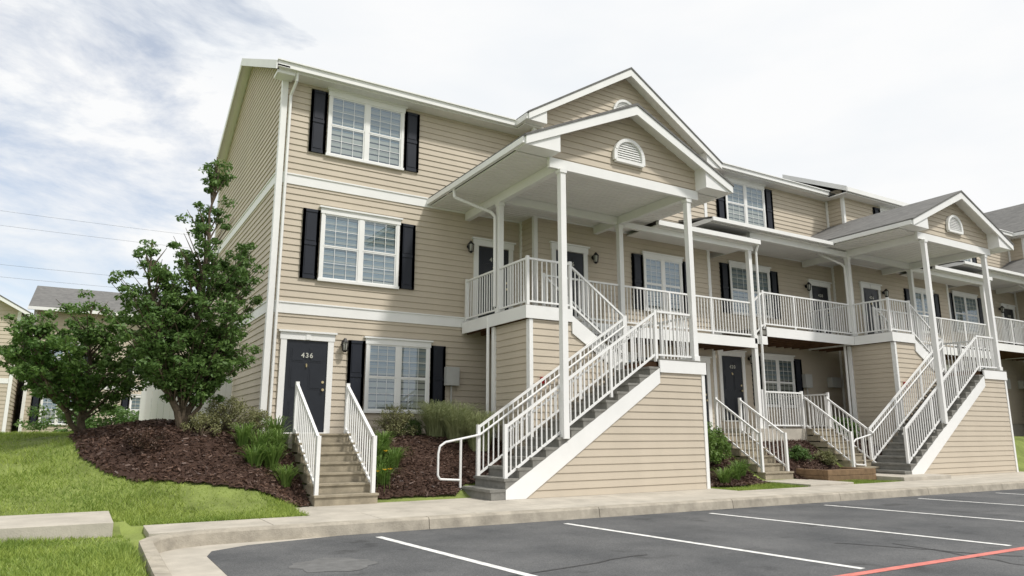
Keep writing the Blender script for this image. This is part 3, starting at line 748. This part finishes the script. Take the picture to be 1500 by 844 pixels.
shrub('barberry_shrub',1.0,13.6,.4,.4,'chip',35,.022)
shrub('small_shrub',5.9,14.8,.5,.8,'olive',70,.02); shrub('olive_shrub',3.1,15.3,.35,.6,'olive',40,.022); shrub('small_shrub',6.5,15.3,.4,.5,'leafA',40,.02)
shrub('green_shrub',13.1,13.1,.6,1.35,'lily',110,.035); shrub('green_shrub',13.8,13.3,.55,1.0,'lily',80,.035)
for (x,y) in [(12.6,12.5),(13.3,12.4),(13.9,12.6),(14.3,12.8)]: tuft('daylily',x,y,120,.55,.45,'lily',.011,.6)
shrub('green_shrub',20.6,14.2,.5,.8,'leafB',60,.035); shrub('green_shrub',17.2,13.3,.4,.4,'leafA',35,.03)
shrub('low_shrub',18.1,13.1,.35,.4,'olive',30,.03)
fl=Obj('yellow_flowers'); fp=fl.p('petals','yellow')
for (x,y) in [(4.78,12.75),(4.88,12.65),(5.02,12.75),(4.76,12.95),(5.1,13.2)]:
    z=float(H(x,y))+.3+random.random()*.2
    for i in range(6):
        a=i*math.pi/3; d=Vector((math.cos(a),math.sin(a),.5))*.055; s=Vector((-math.sin(a),math.cos(a),0))*.018
        c=Vector((x,y,z)); fp.quad(tuple(c),tuple(c+d*.6-s),tuple(c+d),tuple(c+d*.6+s))
    fl.p('stalks','lily').cone((x,y,z-.45),(x,y,z),.005,.004,4)
fl.done()
P=Obj('timber_planter'); tb=P.p('timbers','timber')
for j in range(2):
    z=-1.2+j*.15
    tb.box(16.25,18.25,11.75,11.89,z,z+.146); tb.box(16.25,16.39,11.895,12.7,z,z+.146); tb.box(18.11,18.25,11.895,12.7,z,z+.146)
P.p('soil','mulch').box(16.4,18.1,11.9,12.75,-1.2,-.95); P.done(bevel=.01)
Fe=Obj('vinyl_fence'); fr=Fe.p('panels','trim')
for i in range(14):
    x=1.35+i*.14; fr.box(x,x+.135,19.5,19.53,-.1,1.35)
fr.box(1.3,3.3,19.48,19.55,1.351,1.42); fr.box(1.36,3.3,19.47,19.499,-.05,.03)
for x in(1.25,2.3): fr.box(x,x+.1,19.44,19.57,-.15,1.5)
Fe.done()

# ------------------------------------------------------------ background building
Bk=Obj('background_apartment_building')
def bk(ox,oy,w,h,d,gable):
    Bk.o=(ox,oy,-.2)
    sd=Bk.p('siding','siding'); t=Bk.p('trim','trim'); rf=Bk.p('roof','roof')
    sd.siding((0,0,0),(1,0,0),(0,-1,0),[(0,0),(w,0),(w,h),(w/2,h+w*.28),(0,h)] if gable else [(0,0),(w,0),(w,h),(0,h)],row=.2)
    sd.siding((0,0,0),(0,1,0),(-1,0,0),[(0,0),(d,0),(d,h),(0,h)],row=.2); sd.siding((w,0,0),(0,1,0),(1,0,0),[(0,0),(d,0),(d,h),(0,h)],row=.2)
    t.box(-.03,.12,-.04,-.001,0,h); t.box(w-.12,w+.03,-.04,-.001,0,h)
    if gable: gable_roof_y(Bk,w/2,w/2+.4,h-.1,h+w*.28+.15,-.45,d)
    else:
        rf.yz([(-.5,h-.05),(d/2,h+d*.22),(d+.5,h-.05),(d+.5,h-.2),(d/2,h+d*.22-.15),(-.5,h-.2)],-.3,w+.3)
        t.box(-.3,w+.3,-.62,-.501,h-.2,h-.03)
    for zf in(.7,3.5) + ((6.2,) if h>8.5 else ()):
        x=1.6
        while x<w-1:
            window(Bk,x,zf,zf+1.5,1.6,0,blind=.5); x+=4.2
    t.box(.13,w-.13,-.03,-.001,2.6,2.85)
bk(-2.6,46,15,6.9,9,False)
bk(-12,43,9.0,6.2,11,True)
rlb=Bk.p('railings','rail'); Bk.o=(0,0,0)
Bk.p('porch','conc').box(1.5,8,43.8,45.9,-.2,.2)
railing(rlb,(1.5,43.9,.2),(8,43.9,.2),sp=.2)
tp=Bk.p('stair_treads','tread')
for i in range(12): tp.box(2.5+i*.3,2.799+i*.3,42.5,43.7,-.2,.0+i*.19)
railing(rlb,(2.5,42.5,0),(6.1,42.5,2.3),sp=.2); railing(rlb,(6.2,42.5,2.3),(8.5,42.5,2.3),sp=.2)
Bk.done()
bp_=newpart('conc'); 
for i in range(18):
    y=16+i*1.5; z0=float(H(-2.3,y))+.06; z1=float(H(-2.3,y+1.5))+.06
    bp_.quad((-3.0,y,z0),(-1.7,y,z0),(-1.7,y+1.49,z1),(-3.0,y+1.49,z1))
single('footpath',bp_)
cs=[];rs=[]
for i in range(220):
    a=random.uniform(math.radians(60),math.radians(135)); d=random.uniform(85,120)
    x,y=d*math.cos(a)*1.0,d*math.sin(a); 
    for k in range(5): cs.append((x+random.gauss(0,2),y+random.gauss(0,2),random.uniform(0,5.0))); rs.append(random.uniform(1.2,2.4))
dt=bpy.data.objects.new('distant_trees',None); scene.collection.objects.link(dt)
leaves(np.array(cs),np.array(rs),40,.35,'far','foliage',dt,flat=.9)
shr=Obj('background_shrub'); shr.done()
c=[(random.uniform(-2.2,4),random.uniform(40,42),random.uniform(0,1.3)) for _ in range(70)]
leaves(np.array(c),np.full(70,.5),60,.1,'leafA','foliage',shr.e)
pw=Obj('power_lines'); cb=pw.p('cables','void')
for zz,yy in((21.5,75),(20.3,75.5),(16.5,74),(15.6,75)):
    pr=None
    for i in range(25):
        t=i/24; p=(-70+t*160,yy,zz-3.2*math.sin(math.pi*t)+t*2)
        if pr: cb.cone(pr,p,.010,.010,4)
        pr=p
pw.done()
for x in(-70,90):
    U=Obj('utility_pole'); U.p('pole','bark').cone((x,75,-1),(x,75,26),.22,.14,10)
    U.p('crossarm','bark').box(x-.1,x+.1,73.5,76.5,21,21.2); U.done()

# ------------------------------------------------------------ sun + sky
sdir=Vector((.42,-.75,0)).normalized(); el=math.radians(55)
sdir=Vector((sdir.x*math.cos(el),sdir.y*math.cos(el),math.sin(el)))
sl=bpy.data.lights.new('sun','SUN'); sl.energy=3.1; sl.angle=math.radians(5); sl.color=(1,.96,.9)
so=bpy.data.objects.new('sun',sl); scene.collection.objects.link(so); so.rotation_euler=sdir.to_track_quat('Z','Y').to_euler(); so.location=(0,0,40)
W=bpy.data.worlds.new('World'); scene.world=W; W.use_nodes=True; n=W.node_tree.nodes; l=W.node_tree.links
bg=n['Background']; out=n['World Output']
sky=n.new('ShaderNodeTexSky'); sky.sky_type='NISHITA'; sky.sun_disc=False; sky.sun_elevation=el; sky.sun_rotation=math.atan2(sdir.x,sdir.y)
sky.air_density=1.0; sky.dust_density=0.6; sky.ozone_density=.6
l.new(sky.outputs[0],bg.inputs['Color']); bg.inputs['Strength'].default_value=.15
cl=n.new('ShaderNodeBackground'); cl.inputs['Strength'].default_value=1.12
tc=n.new('ShaderNodeTexCoord')
mp=n.new('ShaderNodeMapping'); mp.inputs['Scale'].default_value=(1,1,3.0); mp.inputs['Location'].default_value=(3.1,.4,.2)
nz=n.new('ShaderNodeTexNoise'); nz.inputs['Scale'].default_value=3.6; nz.inputs['Detail'].default_value=12; nz.inputs['Roughness'].default_value=.62; nz.inputs['Distortion'].default_value=.35
l.new(tc.outputs['Generated'],mp.inputs['Vector']); l.new(mp.outputs[0],nz.inputs['Vector'])
dp=n.new('ShaderNodeVectorMath'); dp.operation='DOT_PRODUCT'
bd=Vector((-.16,1.14,.42)).normalized(); dp.inputs[1].default_value=bd
nm=n.new('ShaderNodeVectorMath'); nm.operation='NORMALIZE'; l.new(tc.outputs['Generated'],nm.inputs[0]); l.new(nm.outputs[0],dp.inputs[0])
mr=n.new('ShaderNodeMapRange'); mr.inputs['From Min'].default_value=.9; mr.inputs['From Max'].default_value=1.0; mr.inputs['To Min'].default_value=.30; mr.inputs['To Max'].default_value=-.04
l.new(dp.outputs['Value'],mr.inputs['Value'])
ad=n.new('ShaderNodeMath'); ad.operation='ADD'; l.new(nz.outputs['Fac'],ad.inputs[0]); l.new(mr.outputs[0],ad.inputs[1])
rp=n.new('ShaderNodeValToRGB'); rp.color_ramp.elements[0].position=.40; rp.color_ramp.elements[1].position=.58
rp.color_ramp.elements[0].color=(.42,.42,.42,1)
l.new(ad.outputs[0],rp.inputs['Fac'])
n2=n.new('ShaderNodeTexNoise'); n2.inputs['Scale'].default_value=3; n2.inputs['Detail'].default_value=8; l.new(mp.outputs[0],n2.inputs['Vector'])
rc=n.new('ShaderNodeValToRGB'); rc.color_ramp.elements[0].position=.3; rc.color_ramp.elements[1].position=.58
rc.color_ramp.elements[0].color=(.79,.82,.85,1); rc.color_ramp.elements[1].color=(.87,.875,.88,1)
l.new(n2.outputs['Fac'],rc.inputs['Fac']); l.new(rc.outputs['Color'],cl.inputs['Color'])
mx=n.new('ShaderNodeMixShader'); l.new(rp.outputs['Color'],mx.inputs[0]); l.new(bg.outputs[0],mx.inputs[1]); l.new(cl.outputs[0],mx.inputs[2]); l.new(mx.outputs[0],out.inputs['Surface'])

# ------------------------------------------------------------ camera
cam=bpy.data.cameras.new('camera'); co=bpy.data.objects.new('camera',cam); scene.collection.objects.link(co)
cam.sensor_width=36; cam.lens=1045/1500*36; cam.clip_end=2000; cam.clip_start=.05
co.location=(0,0,0); co.rotation_euler=(math.radians(90+11.52),0,math.radians(-30.9))
scene.camera=co
